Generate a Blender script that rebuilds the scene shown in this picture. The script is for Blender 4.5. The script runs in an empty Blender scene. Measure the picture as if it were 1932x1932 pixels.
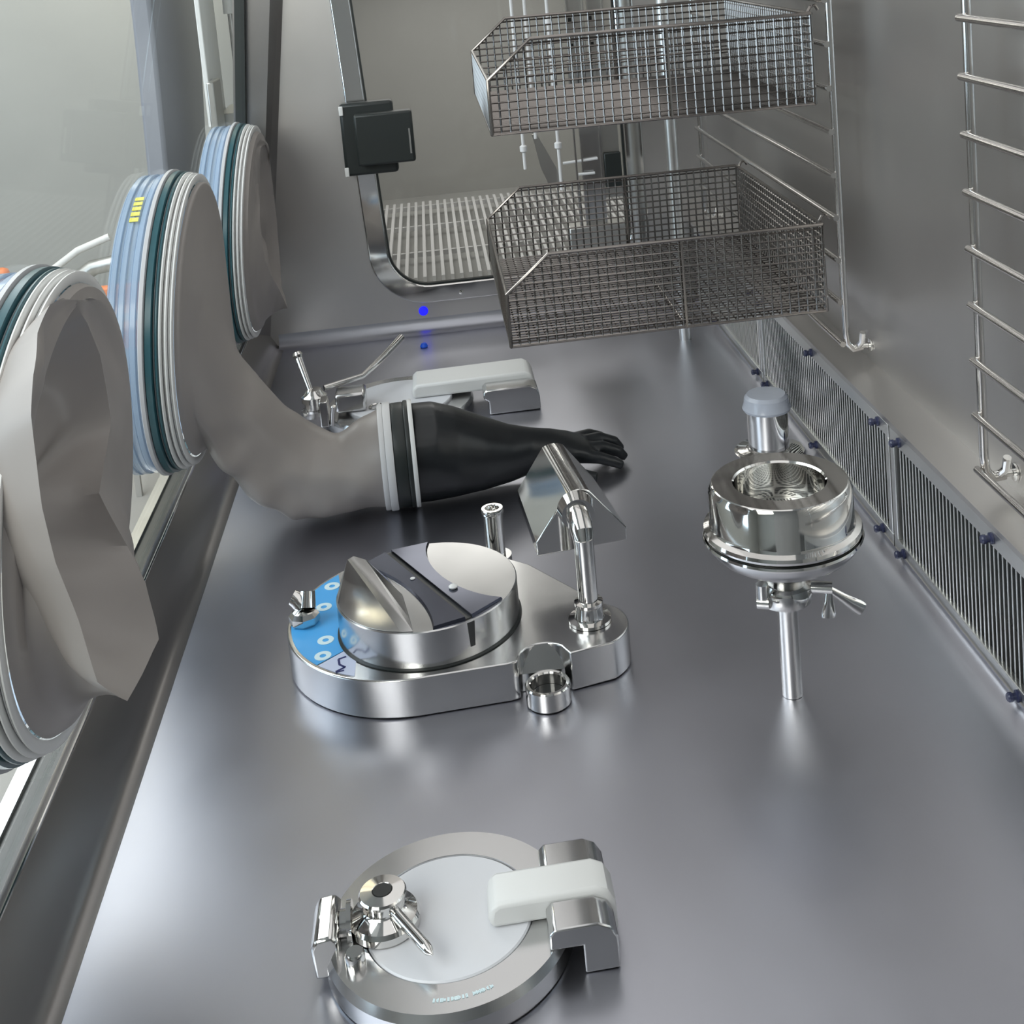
import bpy, bmesh, math, random
from mathutils import Vector, Matrix, noise
random.seed(7)
PI = math.pi
R = math.radians
S = bpy.context.scene
COL = S.collection

# ------------------------------------------------------------------ camera
cam_data = bpy.data.cameras.new('camera')
cam = bpy.data.objects.new('camera', cam_data)
COL.objects.link(cam)
S.camera = cam
pitch, yaw, roll = R(7.6), R(6.41), R(-4.62)
fwd = Vector((math.sin(yaw)*math.cos(pitch), math.cos(yaw)*math.cos(pitch), -math.sin(pitch)))
rgt = Vector((math.cos(yaw), -math.sin(yaw), 0)); upv = rgt.cross(fwd)
r2 = rgt*math.cos(roll) + upv*math.sin(roll); u2 = -rgt*math.sin(roll) + upv*math.cos(roll)
M3 = Matrix((r2, u2, -fwd)).transposed()
cam.matrix_world = Matrix.Translation((0, 0, 1.0)) @ M3.to_4x4()
cam_data.sensor_fit = 'HORIZONTAL'; cam_data.sensor_width = 36.0
cam_data.lens = 36.0*2428.3/1932
cam_data.shift_x = -120.59/1932
cam_data.shift_y = -765.45/1932
cam_data.clip_start = 0.02; cam_data.clip_end = 60

# ------------------------------------------------------------------ world and exposure
W = bpy.data.worlds.new('world'); S.world = W; W.use_nodes = True
bg = W.node_tree.nodes['Background']
bg.inputs['Color'].default_value = (0.80, 0.86, 1.0, 1); bg.inputs['Strength'].default_value = 0.5
S.view_settings.view_transform = 'Standard'; S.view_settings.look = 'None'
S.view_settings.gamma = 1; S.view_settings.use_curve_mapping = False
S.view_settings.exposure = -0.42

def area(name, loc, rot, sx, sy, power, color):
    l = bpy.data.lights.new(name, 'AREA'); l.shape = 'RECTANGLE'; l.size = sx; l.size_y = sy
    l.energy = power; l.color = color
    o = bpy.data.objects.new(name, l); COL.objects.link(o); o.location = loc; o.rotation_euler = rot
    return o
# luminaire under the chamber ceiling, room lamp beyond the glass, added unseen fill lights
area('chamber_lamp', (0.15, 1.7, 1.43), (0, 0, 0), 0.80, 3.3, 8.5, (1.0, 0.98, 0.96))
area('room_lamp', (-1.9, 2.4, 1.9), (0, R(-12), 0), 1.6, 5.0, 145, (0.93, 0.96, 1.0))
area('added_room_fill', (-1.6, -0.6, 1.7), (R(60), 0, 0), 1.6, 1.0, 45, (1.0, 0.97, 0.93))  # added unseen, brightens the column and room from the near side
area('added_warm_glow', (-1.05, 4.6, 2.2), (R(70), 0, 0), 0.6, 0.7, 32, (1.0, 0.86, 0.62))  # added unseen, meant to give warm patches in the floor reflection
area('window_daylight', (-3.85, 1.2, 0.9), (0, R(-90), 0), 1.8, 3.2, 85, (0.66, 0.82, 1.0))
area('hatch_fill', (0.15, 4.0, 0.98), (0, 0, 0), 0.8, 1.0, 9, (1.0, 0.99, 0.96))  # unseen fill that brightens the hatch lining and grate

# ------------------------------------------------------------------ materials
def newmat(name):
    m = bpy.data.materials.new(name); m.use_nodes = True
    return m, m.node_tree, m.node_tree.nodes['Principled BSDF']

def steel(name, base=(0.62, 0.62, 0.63), rough=0.25, var=0.10, scale=(3, 3, 3), bump=0.0, stretch=None, metal=1.0, cvar=0.08):
    m, t, b = newmat(name)
    b.inputs['Metallic'].default_value = metal
    tc = t.nodes.new('ShaderNodeTexCoord'); mp = t.nodes.new('ShaderNodeMapping')
    mp.inputs['Scale'].default_value = scale
    t.links.new(tc.outputs['Object'], mp.inputs['Vector'])
    n = t.nodes.new('ShaderNodeTexNoise'); n.inputs['Scale'].default_value = 1.0; n.inputs['Detail'].default_value = 5
    t.links.new(mp.outputs['Vector'], n.inputs['Vector'])
    mr = t.nodes.new('ShaderNodeMapRange')
    mr.inputs['To Min'].default_value = max(0.02, rough-var); mr.inputs['To Max'].default_value = rough+var
    mr.inputs['From Min'].default_value = 0.15; mr.inputs['From Max'].default_value = 0.85
    t.links.new(n.outputs['Fac'], mr.inputs['Value']); t.links.new(mr.outputs['Result'], b.inputs['Roughness'])
    cr = t.nodes.new('ShaderNodeMix'); cr.data_type = 'RGBA'
    cr.inputs['A'].default_value = tuple(max(0, c*(1-cvar)) for c in base)+(1,)
    cr.inputs['B'].default_value = tuple(min(1, c*(1+cvar)) for c in base)+(1,)
    t.links.new(n.outputs['Fac'], cr.inputs['Factor']); t.links.new(cr.outputs['Result'], b.inputs['Base Color'])
    if bump:
        n2 = t.nodes.new('ShaderNodeTexNoise'); n2.inputs['Scale'].default_value = 1.0; n2.inputs['Detail'].default_value = 3
        mp2 = t.nodes.new('ShaderNodeMapping'); mp2.inputs['Scale'].default_value = stretch or (400, 6, 6)
        t.links.new(tc.outputs['Object'], mp2.inputs['Vector']); t.links.new(mp2.outputs['Vector'], n2.inputs['Vector'])
        bp = t.nodes.new('ShaderNodeBump'); bp.inputs['Strength'].default_value = bump; bp.inputs['Distance'].default_value = 0.001
        t.links.new(n2.outputs['Fac'], bp.inputs['Height']); t.links.new(bp.outputs['Normal'], b.inputs['Normal'])
    return m

def plastic(name, base, rough=0.45, var=0.05, nscale=20, cvar=0.05, bump=0.0, trans=0.0, sheen=0.0, alpha=1.0):
    m, t, b = newmat(name)
    n = t.nodes.new('ShaderNodeTexNoise'); n.inputs['Scale'].default_value = nscale; n.inputs['Detail'].default_value = 4
    tc = t.nodes.new('ShaderNodeTexCoord'); t.links.new(tc.outputs['Object'], n.inputs['Vector'])
    cr = t.nodes.new('ShaderNodeMix'); cr.data_type = 'RGBA'
    cr.inputs['A'].default_value = tuple(max(0, c*(1-cvar)) for c in base)+(1,)
    cr.inputs['B'].default_value = tuple(min(1, c*(1+cvar)) for c in base)+(1,)
    t.links.new(n.outputs['Fac'], cr.inputs['Factor']); t.links.new(cr.outputs['Result'], b.inputs['Base Color'])
    b.inputs['Roughness'].default_value = rough
    b.inputs['Transmission Weight'].default_value = trans
    b.inputs['Alpha'].default_value = alpha
    if bump:
        bp = t.nodes.new('ShaderNodeBump'); bp.inputs['Strength'].default_value = bump; bp.inputs['Distance'].default_value = 0.003
        t.links.new(n.outputs['Fac'], bp.inputs['Height']); t.links.new(bp.outputs['Normal'], b.inputs['Normal'])
    return m

def emitmat(name, col, st):
    m, t, b = newmat(name)
    b.inputs['Base Color'].default_value = col+(1,)
    b.inputs['Emission Color'].default_value = col+(1,); b.inputs['Emission Strength'].default_value = st
    return m

def glassmat(name, tint=(0.97, 0.99, 0.98), rough=0.0, refl=0.006):
    m = bpy.data.materials.new(name); m.use_nodes = True; t = m.node_tree
    for n in list(t.nodes): t.nodes.remove(n)
    out = t.nodes.new('ShaderNodeOutputMaterial'); mix = t.nodes.new('ShaderNodeMixShader')
    tr = t.nodes.new('ShaderNodeBsdfTransparent'); gl = t.nodes.new('ShaderNodeBsdfGlossy')
    nz = t.nodes.new('ShaderNodeTexNoise'); nz.inputs['Scale'].default_value = 2.5
    mr = t.nodes.new('ShaderNodeMapRange'); mr.inputs['To Min'].default_value = rough; mr.inputs['To Max'].default_value = rough+0.06
    t.links.new(nz.outputs['Fac'], mr.inputs['Value']); t.links.new(mr.outputs['Result'], gl.inputs['Roughness'])
    fr = t.nodes.new('ShaderNodeFresnel'); fr.inputs['IOR'].default_value = 1.45
    tr.inputs['Color'].default_value = tint+(1,); gl.inputs['Color'].default_value = (1, 1, 1, 1)
    sc = t.nodes.new('ShaderNodeMath'); sc.operation = 'MULTIPLY'; sc.inputs[1].default_value = refl/0.06
    t.links.new(fr.outputs['Fac'], sc.inputs[0])
    t.links.new(sc.outputs['Value'], mix.inputs['Fac']); t.links.new(tr.outputs['BSDF'], mix.inputs[1]); t.links.new(gl.outputs['BSDF'], mix.inputs[2])
    t.links.new(mix.outputs['Shader'], out.inputs['Surface'])
    return m

M_FLOOR = steel('brushed_floor_steel', (0.49, 0.495, 0.545), 0.35, 0.07, (5, 3, 5), cvar=0.12)
M_WALL = steel('satin_wall_steel', (0.64, 0.62, 0.60), 0.38, 0.07, (3, 3, 3))
M_CURB = steel('dark_curb_steel', (0.30, 0.29, 0.285), 0.34, 0.05, (3, 3, 3))
M_MIRROR = steel('polished_steel', (0.74, 0.73, 0.71), 0.07, 0.03, (8, 8, 8), cvar=0.03)
M_SATIN = steel('satin_steel', (0.62, 0.62, 0.62), 0.2, 0.06, (10, 10, 10))
M_WIRE = steel('wire_steel', (0.27, 0.25, 0.235), 0.21, 0.05, (6, 6, 6))
M_ROD = steel('rod_steel', (0.62, 0.60, 0.58), 0.16, 0.04, (6, 6, 6))
M_BAND = steel('dark_reflection_steel', (0.17, 0.18, 0.23), 0.18, 0.04, (8, 8, 8))  # dark reflection on the drum's sloping faces, put into the colour
M_GRILLE = steel('bright_bar_steel', (0.78, 0.78, 0.76), 0.34, 0.04, (8, 8, 8))
M_CHIP = steel('dull_bracket_steel', (0.55, 0.545, 0.52), 0.35, 0.06, (6, 6, 6))
M_WHITE = plastic('white_plastic', (0.80, 0.80, 0.78), 0.35, cvar=0.02)
M_DISC = plastic('white_door_plastic', (0.76, 0.77, 0.80), 0.30, cvar=0.02)
M_RING = plastic('white_ring_rubber', (0.74, 0.74, 0.74), 0.4, cvar=0.02)
M_GREY = plastic('grey_cuff_plastic', (0.52, 0.52, 0.53), 0.4)
M_TEAL = plastic('teal_rubber', (0.03, 0.10, 0.12), 0.3)
M_BARREL = plastic('pale_blue_barrel_plastic', (0.42, 0.54, 0.70), 0.12, alpha=0.62)
M_SLEEVE = plastic('grey_beige_sleeve_fabric', (0.36, 0.33, 0.31), 0.40, nscale=9, cvar=0.06, bump=0.12)
M_GLOVE = plastic('black_glove_rubber', (0.012, 0.014, 0.016), 0.34, nscale=30, cvar=0.2, bump=0.1)
M_BLACK = plastic('black_plastic', (0.02, 0.025, 0.024), 0.4)
M_DARK = plastic('dark_seal_and_recess_shade', (0.03, 0.032, 0.032), 0.25)  # seal colour; also the shade inside bores, slots, holes and grille recess
M_BLUE = plastic('blue_label_film', (0.08, 0.44, 0.90), 0.3, cvar=0.03)
M_PLUG = plastic('deep_blue_plastic', (0.01, 0.12, 0.85), 0.35)
M_PALE = plastic('pale_label_film', (0.66, 0.72, 0.90), 0.3, cvar=0.02)
M_NAVY = plastic('navy_print_ink', (0.02, 0.03, 0.15), 0.4)
M_CYANW = plastic('white_label_ink', (0.75, 0.93, 0.98), 0.35)
M_CAP = plastic('translucent_cap_plastic', (0.72, 0.76, 0.85), 0.2, trans=0.35)
M_SCREW = plastic('dark_blue_screw_coating', (0.03, 0.035, 0.08), 0.25)
M_ORANGE = plastic('orange_plastic', (0.80, 0.24, 0.08), 0.5)
M_YELLOW = plastic('yellow_label_film', (0.75, 0.68, 0.12), 0.4)
M_ROOMWALL = plastic('room_wall_paint', (0.37, 0.372, 0.355), 0.6, nscale=1.5, cvar=0.15)
M_ROOMFLOOR = plastic('room_floor_vinyl', (0.46, 0.44, 0.41), 0.5, nscale=2, cvar=0.08)
M_HATCHWALL = plastic('hatch_lining_paint', (0.43, 0.43, 0.415), 0.45, nscale=3, cvar=0.1)
M_COLUMN = plastic('grey_column_paint', (0.24, 0.25, 0.28), 0.35)
M_CEIL = plastic('ceiling_filter_fabric', (0.60, 0.60, 0.60), 0.7)
M_GLASS = glassmat('window_glass')
M_GLASS2 = glassmat('hatch_glass', (0.92, 0.92, 0.91), 0.03, 0.04)
M_BLUEGLOW = emitmat('blue_reflection_glow', (0.01, 0.01, 0.8), 2.2)  # glow of a reflection on the wall, no lamp there

# ------------------------------------------------------------------ mesh helpers
def frame_of(d):
    d = Vector(d).normalized()
    a = Vector((0, 0, 1)) if abs(d.z) < 0.9 else Vector((1, 0, 0))
    u = d.cross(a).normalized(); v = d.cross(u).normalized()
    return u, v, d

class MB:
    def __init__(self): self.bm = bmesh.new()
    def face(self, vs):
        try: return self.bm.faces.new(vs)
        except ValueError: return None
    def box(self, x0, x1, y0, y1, z0, z1, mat=None):
        v = [self.bm.verts.new((mat @ Vector(p)) if mat else p) for p in
             [(x0,y0,z0),(x1,y0,z0),(x1,y1,z0),(x0,y1,z0),(x0,y0,z1),(x1,y0,z1),(x1,y1,z1),(x0,y1,z1)]]
        for f in [(3,2,1,0),(4,5,6,7),(0,1,5,4),(1,2,6,5),(2,3,7,6),(3,0,4,7)]: self.face([v[i] for i in f])
        return self
    def loops(self, rings, closed=True, cap0=True, cap1=True):
        vr = [[self.bm.verts.new(p) for p in r] for r in rings]
        n = len(vr[0])
        for a, b in zip(vr, vr[1:]):
            for i in range(n if closed else n-1):
                j = (i+1) % n
                self.face([a[i], a[j], b[j], b[i]])
        if closed and cap0: self.face(list(reversed(vr[0])))
        if closed and cap1: self.face(vr[-1])
        return self
    def tube(self, p0, p1, r0, r1=None, n=12, cap=True):
        r1 = r0 if r1 is None else r1
        p0, p1 = Vector(p0), Vector(p1); u, v, d = frame_of(p1-p0)
        def ring(p, r): return [p+u*math.cos(2*PI*i/n)*r+v*math.sin(2*PI*i/n)*r for i in range(n)]
        return self.loops([ring(p0, r0), ring(p1, r1)], True, cap, cap)
    def path(self, pts, r, n=10, closed=False):
        pts = [Vector(p) for p in pts]; rings = []
        u0 = None
        for i, p in enumerate(pts):
            if closed: d = pts[(i+1) % len(pts)]-pts[i-1]
            else: d = pts[min(i+1, len(pts)-1)]-pts[max(i-1, 0)]
            d.normalize()
            if u0 is None: u0, v, _ = frame_of(d)
            u0 = (u0-d*u0.dot(d)).normalized(); v = d.cross(u0)
            rr = r[i] if isinstance(r, (list, tuple)) else r
            rings.append([p+u0*math.cos(2*PI*k/n)*rr+v*math.sin(2*PI*k/n)*rr for k in range(n)])
        if closed: rings.append(rings[0]); return self.loops(rings, True, False, False)
        return self.loops(rings)
    def lathe(self, prof, c=(0,0,0), axis=(0,0,1), n=48, u=None):
        # prof: list of (r, h); open profile, r=0 ends make tips
        c = Vector(c); uu, vv, d = frame_of(axis)
        rings = []
        for r, h in prof:
            r = max(r, 1e-5)
            rings.append([c+d*h+uu*math.cos(2*PI*i/n)*r+vv*math.sin(2*PI*i/n)*r for i in range(n)])
        return self.loops(rings)
    def ringlathe(self, prof, c=(0,0,0), axis=(0,0,1), n=64):
        # closed profile: a torus-like band
        c = Vector(c); uu, vv, d = frame_of(axis)
        rings = [[c+d*h+uu*math.cos(2*PI*i/n)*r+vv*math.sin(2*PI*i/n)*r for i in range(n)] for r, h in prof]
        vr = [[self.bm.verts.new(p) for p in r] for r in rings]
        for a, b in zip(vr, vr[1:]+vr[:1]):
            for i in range(n): self.face([a[i], a[(i+1) % n], b[(i+1) % n], b[i]])
        return self
    def prism(self, pts, z0, z1, mat=None):
        f = (lambda p: mat @ Vector(p)) if mat else (lambda p: Vector(p))
        return self.loops([[f((x, y, z0)) for x, y in pts], [f((x, y, z1)) for x, y in pts]])
    def quad(self, a, b, c, d):
        self.face([self.bm.verts.new(p) for p in (a, b, c, d)]); return self
    def build(self, name, mat, parent=None, bevel=0, seg=2, smooth=True, ang=35, sub=0, solid=0, origin=None):
        bm = self.bm
        bmesh.ops.recalc_face_normals(bm, faces=bm.faces)
        me = bpy.data.meshes.new(name); 
        if origin is not None: bmesh.ops.translate(bm, verts=bm.verts, vec=-Vector(origin))
        bm.to_mesh(me); bm.free()
        me.materials.append(mat)
        if smooth:
            me.shade_smooth(); me.set_sharp_from_angle(angle=R(ang))
        o = bpy.data.objects.new(name, me); COL.objects.link(o)
        if origin is not None: o.location = origin
        if parent is not None: o.parent = parent
        if solid:
            md = o.modifiers.new('solid', 'SOLIDIFY'); md.thickness = solid; md.offset = 0
        if bevel:
            md = o.modifiers.new('bevel', 'BEVEL'); md.width = bevel; md.segments = seg; md.limit_method = 'ANGLE'; md.angle_limit = R(40)
            md.harden_normals = False
        if sub:
            md = o.modifiers.new('sub', 'SUBSURF'); md.levels = sub; md.render_levels = sub
        return o

def tag(o, label, cat, group=None):
    o['label'] = label; o['category'] = cat
    if group: o['group'] = group
    return o
def thing(name, label, cat, group=None, loc=(0,0,0)):
    o = bpy.data.objects.new(name, None); COL.objects.link(o); o.empty_display_size = 0.05
    o.location = loc
    return tag(o, label, cat, group)
def struct(o): o['kind'] = 'structure'; return o
def reloc(root, loc):
    # move the Empty to the thing's base without moving its parts
    root.location = loc
    for c in root.children: c.location = c.location-Vector(loc)
    return root
def copy_tree(o, parent=None):
    c = o.copy(); COL.objects.link(c)
    if parent is not None: c.parent = parent
    for ch in list(o.children): copy_tree(ch, c)
    return c

XL, XR, YB, ZC = -0.45, 0.65, 3.31, 1.45      # floor edges, back wall, ceiling
Y0 = -0.35
KL = 0.10
def glx(z): return -0.522+KL*(z-0.085)

# ------------------------------------------------------------------ the chamber
def arc(cx, cz, r, a0, a1, n=6): return [(cx+r*math.cos(R(a0+(a1-a0)*i/n)), cz+r*math.sin(R(a0+(a1-a0)*i/n))) for i in range(n+1)]
# floor with its coves on the right and at the back
fl = MB()
prof = [(XL, 0.0)]+[(x, z*0.36) for x, z in arc(XR-0.042, 0.042, 0.042, -90, 0, 8)]
prof = [(x, z) for x, z in prof]
fl.loops([[Vector((x, Y0, z)) for x, z in prof], [Vector((x, YB-0.03, z)) for x, z in prof]], closed=False)
struct(fl.build('floor', M_FLOOR, ang=60))
cv = MB()
pb = [(YB-0.035, 0.0)]+[(y, z) for y, z in arc(YB-0.035, 0.035, 0.035, -90, 0, 6)]
cv.loops([[Vector((XL, y, z)) for y, z in pb], [Vector((XR, y, z)) for y, z in pb]], closed=False)
struct(cv.build('trim_1', M_FLOOR, ang=60))
# left curb with rounded foot and bright lip
cb = MB()
pc = [(XL+0.012, 0.0005), (XL+0.002, 0.002), (XL-0.006, 0.007), (XL-0.012, 0.018), (-0.497, 0.079), (-0.502, 0.084), (-0.509, 0.085), (-0.509, -0.02), (XL+0.012, -0.02)]
cb.loops([[Vector((x, Y0, z)) for x, z in pc], [Vector((x, YB, z)) for x, z in pc]])
struct(cb.build('wall_left', M_CURB, ang=50))
tr = MB(); tr.tube((-0.4995, Y0, 0.0835), (-0.4995, YB, 0.0835), 0.0022, n=8)
struct(tr.build('trim_2', M_MIRROR))
st = MB(); st.box(-0.535, -0.5095, Y0, YB, 0.03, 0.083)
struct(st.build('trim_3', M_DARK))
st = MB(); st.box(-0.553, -0.5352, Y0, YB, 0.03, 0.088)
struct(st.build('trim_4', M_SATIN))
# glove window: tilted pane
gw = MB(); gw.loops([[Vector((glx(z)+dx, y, z)) for dx, z in ((0, 0.083), (0.008, 0.083), (0.008, ZC), (0, ZC))] for y in (Y0, YB-0.09)])
gl_o = struct(gw.build('window_1', M_GLASS, smooth=False))
# corner post that frames the pane at its far end
cp = MB()
cp.loops([[Vector((glx(z)-0.02, YB-0.07, z)), Vector((glx(z)+0.035+0.04*z, YB-0.07, z)), Vector((glx(z)+0.055+0.045*z, YB, z)), Vector((glx(z)-0.02, YB, z))] for z in (0.0, ZC)])
struct(cp.build('trim_5', M_CURB))
cp = MB()
cp.loops([[Vector((glx(z)-0.012, YB-0.095, z)), Vector((glx(z)+0.012, YB-0.095, z)), Vector((glx(z)+0.012, YB-0.071, z)), Vector((glx(z)-0.012, YB-0.071, z))] for z in (0.086, ZC)])
struct(cp.build('trim_6', M_BLACK))
# back wall with a rounded opening
OX0, OX1, OZ0, OZ1 = -0.20, 0.50, 0.115, 1.15
def rrect(x0, x1, z0, z1, r, n=10):
    p = []
    for cx, cz, a in ((x1-r, z0+r, -90), (x1-r, z1-r, 0), (x0+r, z1-r, 90), (x0+r, z0+r, 180)):
        p += [(cx+r*math.cos(R(a+90*i/n)), cz+r*math.sin(R(a+90*i/n))) for i in range(n+1)]
    return [(x+(0.075*max(0.0, 0.75-z) if x < 0 else 0.0), z) for x, z in p]
def plate_with_hole(mb, outer, inner, ya, yb):
    # outer and inner have equal count and order
    n = len(inner); L = []
    for pts, y in ((outer, ya), (inner, ya), (inner, yb), (outer, yb)): L.append([mb.bm.verts.new((x, y, z)) for x, z in pts])
    for a, b in zip(L, L[1:]+L[:1]):
        for i in range(n): mb.face([a[i], a[(i+1) % n], b[(i+1) % n], b[i]])
    return mb
inn = rrect(OX0, OX1, OZ0, OZ1, 0.10)
def outer_match(x0, x1, z0, z1, n=10):
    cs = ((x1, z0), (x1, z1), (x0, z1), (x0, z0)); out = []
    # walk the rectangle so that each hole corner faces its own rectangle corner
    for k, (cx, cz) in enumerate(cs):
        for i in range(n+1):
            t = i/n
            px, pz = inn[k*(n+1)+i]
            if k == 0: q = (px, z0) if t < 0.5 else (x1, pz)
            if k == 1: q = (x1, pz) if t < 0.5 else (px, z1)
            if k == 2: q = (px, z1) if t < 0.5 else (x0, pz)
            if k == 3: q = (x0, pz) if t < 0.5 else (px, z0)
            if i == n//2: q = (cx, cz)
            out.append(q)
    return out
bw = MB(); plate_with_hole(bw, outer_match(-0.47, 0.76, 0.0, ZC), inn, YB, YB+0.02)
struct(bw.build('wall_back', M_WALL, ang=25))
# right wall and the recess behind the grilles
rw = MB(); rw.box(0.715, 0.74, Y0, YB, 0.222, ZC)
struct(rw.build('wall_right', M_WALL))
rw = MB()
rw.loops([[Vector((x, y, z)) for x, z in ((0.652, 0.2185), (0.715, 0.226), (0.715, 0.215), (0.652, 0.2105))] for y in (Y0, YB)])
struct(rw.build('trim_7', M_WALL))
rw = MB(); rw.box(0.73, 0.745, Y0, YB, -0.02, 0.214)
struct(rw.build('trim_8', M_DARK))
rw = MB(); rw.box(0.652, 0.73, Y0, YB, -0.02, 0.0)
struct(rw.build('trim_9', M_CURB))
ce = MB(); ce.box(-0.50, 0.76, Y0, YB, ZC+0.01, ZC+0.03)
struct(ce.build('ceiling', M_CEIL))

# door frame around the opening (bright band) and the hatch glass
fo = rrect(OX0-0.038, OX1+0.038, OZ0-0.035, OZ1+0.038, 0.135)
fi = rrect(OX0+0.012, OX1-0.012, OZ0+0.012, OZ1-0.012, 0.095)
fr = MB(); plate_with_hole(fr, fo, fi, YB-0.022, YB-0.001)
hatch = thing('hatch_door', 'glazed transfer hatch door with a rounded polished steel frame in the back wall', 'hatch')
fr.build('door_frame', M_MIRROR, hatch, bevel=0.004)
gk = MB(); plate_with_hole(gk, rrect(OX0+0.0125, OX1-0.0125, OZ0+0.0125, OZ1-0.0125, 0.094), rrect(OX0+0.017, OX1-0.017, OZ0+0.017, OZ1-0.017, 0.09), YB-0.018, YB-0.004)
gk.build('door_gasket', M_BLACK, hatch)
gg = MB(); gg.prism(rrect(OX0+0.017, OX1-0.017, OZ0+0.017, OZ1-0.017, 0.09), 0, 0.006, Matrix(((1,0,0,0),(0,0,1,YB-0.014),(0,1,0,0),(0,0,0,1))))
gg.build('glass_pane', M_GLASS2, hatch, smooth=False)
hf = MB(); hf.lathe([(0.0, 0), (0.006, 0), (0.006, 0.003), (0.0, 0.004)], (0.03, YB-0.022, 0.1), (0, -1, 0), 16)
hf.build('screw', M_MIRROR, hatch)
reloc(hatch, (0.15, YB, 0.09))
# latch block on the hatch frame
lt = thing('door_latch', 'black plastic latch block clamped on the left side of the hatch frame', 'latch')
lb = MB(); lb.box(-0.232, -0.098, YB-0.062, YB-0.0225, 0.440, 0.625); lb.build('latch_body', M_BLACK, lt, bevel=0.008)
lb = MB(); lb.box(-0.196, -0.052, YB-0.105, YB-0.0625, 0.470, 0.600); lb.build('latch_cover', M_BLACK, lt, bevel=0.006)
for z in (0.452, 0.608):
    lb = MB(); lb.box(-0.2325, -0.222, YB-0.066, YB-0.0622, z-0.012, z+0.012); lb.build('latch_pin', M_WHITE, lt, bevel=0.002)
lb = MB(); lb.box(-0.064, -0.060, YB-0.108, YB-0.1052, 0.492, 0.555); lb.build('status_strip', M_CHIP, lt)
reloc(lt, (-0.15, YB-0.02, 0.44))

# hatch chamber behind the wall
HX0, HX1, HY1 = -0.42, 0.66, 4.75
hb = MB(); hb.box(HX0, HX1, YB+0.03, HY1, 0.06, 0.08); struct(hb.build('trim_10', M_HATCHWALL))
hb = MB(); hb.box(HX0, HX1, HY1, HY1+0.02, 0.06, 1.3); struct(hb.build('trim_11', M_HATCHWALL))
hb = MB(); hb.box(HX0-0.02, HX0, YB+0.03, HY1, 0.06, 1.3); struct(hb.build('trim_12', M_HATCHWALL))
hb = MB(); hb.box(HX1, HX1+0.02, YB+0.03, HY1, 0.06, 1.3); struct(hb.build('trim_13', M_HATCHWALL))
hb = MB(); hb.box(HX0, HX1, YB+0.03, HY1, 1.3, 1.32); struct(hb.build('trim_14', M_HATCHWALL))
gr = thing('grate', 'pale ribbed steel floor grate inside the transfer hatch', 'grate')
g = MB()
x = -0.36
while x < 0.62:
    g.box(x, x+0.009, YB+0.06, 4.40, 0.115, 0.130); x += 0.0245
g.build('rib_bars', M_RING, gr)
g = MB()
for y in (YB+0.05, 3.72, 4.08, 4.40): g.box(-0.37, 0.625, y, y+0.012, 0.100, 0.1145)
g.build('cross_bars', M_RING, gr)
for x in (-0.36, 0.61):
    for y in (YB+0.06, 4.39):
        g = MB(); g.box(x, x+0.01, y, y+0.01, 0.081, 0.0995); g.build('foot', M_RING, gr)
reloc(gr, (0.12, 3.8, 0.081))

# ------------------------------------------------------------------ room beyond the glass
rm = MB(); rm.box(-5, 2.5, -3, 6, -0.92, -0.9); struct(rm.build('floor_room', M_ROOMFLOOR))
rm = MB(); rm.box(-5, 2.5, 5.2, 5.25, -0.9, 2.6); struct(rm.build('wall_room_far', M_ROOMWALL))
rm = MB(); rm.box(-4.1, -4.05, -3, 5.2, -0.9, 2.6); struct(rm.build('wall_room_left', M_ROOMWALL))
rm = MB(); rm.box(-5, 2.5, -2.2, -2.15, -0.9, 2.6); struct(rm.build('wall_room_near', M_ROOMWALL))
rm = MB(); rm.box(-5, 2.5, -3, 5.2, 2.6, 2.65); struct(rm.build('ceiling_room', M_CEIL))
rm = MB(); rm.box(2.4, 2.45, -3, 5.2, -0.9, 2.6); struct(rm.build('wall_room_right', M_ROOMWALL))

# ------------------------------------------------------------------ glove ports
RA, RB = 0.262, 0.243
X0P, KP = -0.44, 0.08
def ringpt(cy, cz, s, a, d):
    z = cz+RB*s*math.sin(a)
    return Vector((X0P+KP*(z-0.2)+d, cy+RA*s*math.cos(a), z))
def band(cy, cz, s0, s1, d0, d1, n=96):
    mb = MB(); e = 0.0015
    prof = [(s0, d0+e), (s0, d1-e), (s0+0.01, d1), (s1-0.01, d1), (s1, d1-e), (s1, d0+e), (s1-0.01, d0), (s0+0.01, d0)]
    rings = [[mb.bm.verts.new(ringpt(cy, cz, s, 2*PI*i/n, d)) for i in range(n)] for s, d in prof]
    for a, b in zip(rings, rings[1:]+rings[:1]):
        for i in range(n): mb.face([a[i], a[(i+1) % n], b[(i+1) % n], b[i]])
    return mb
PORTS = [(1.40, 0.435, 'nearest glove port on the window, its beige sleeve hanging folded'),
         (2.225, 0.40, 'middle glove port on the window, with the sleeve reaching onto the floor'),
         (3.02, 0.375, 'farthest glove port beside the corner post, seen narrow')]
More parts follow.
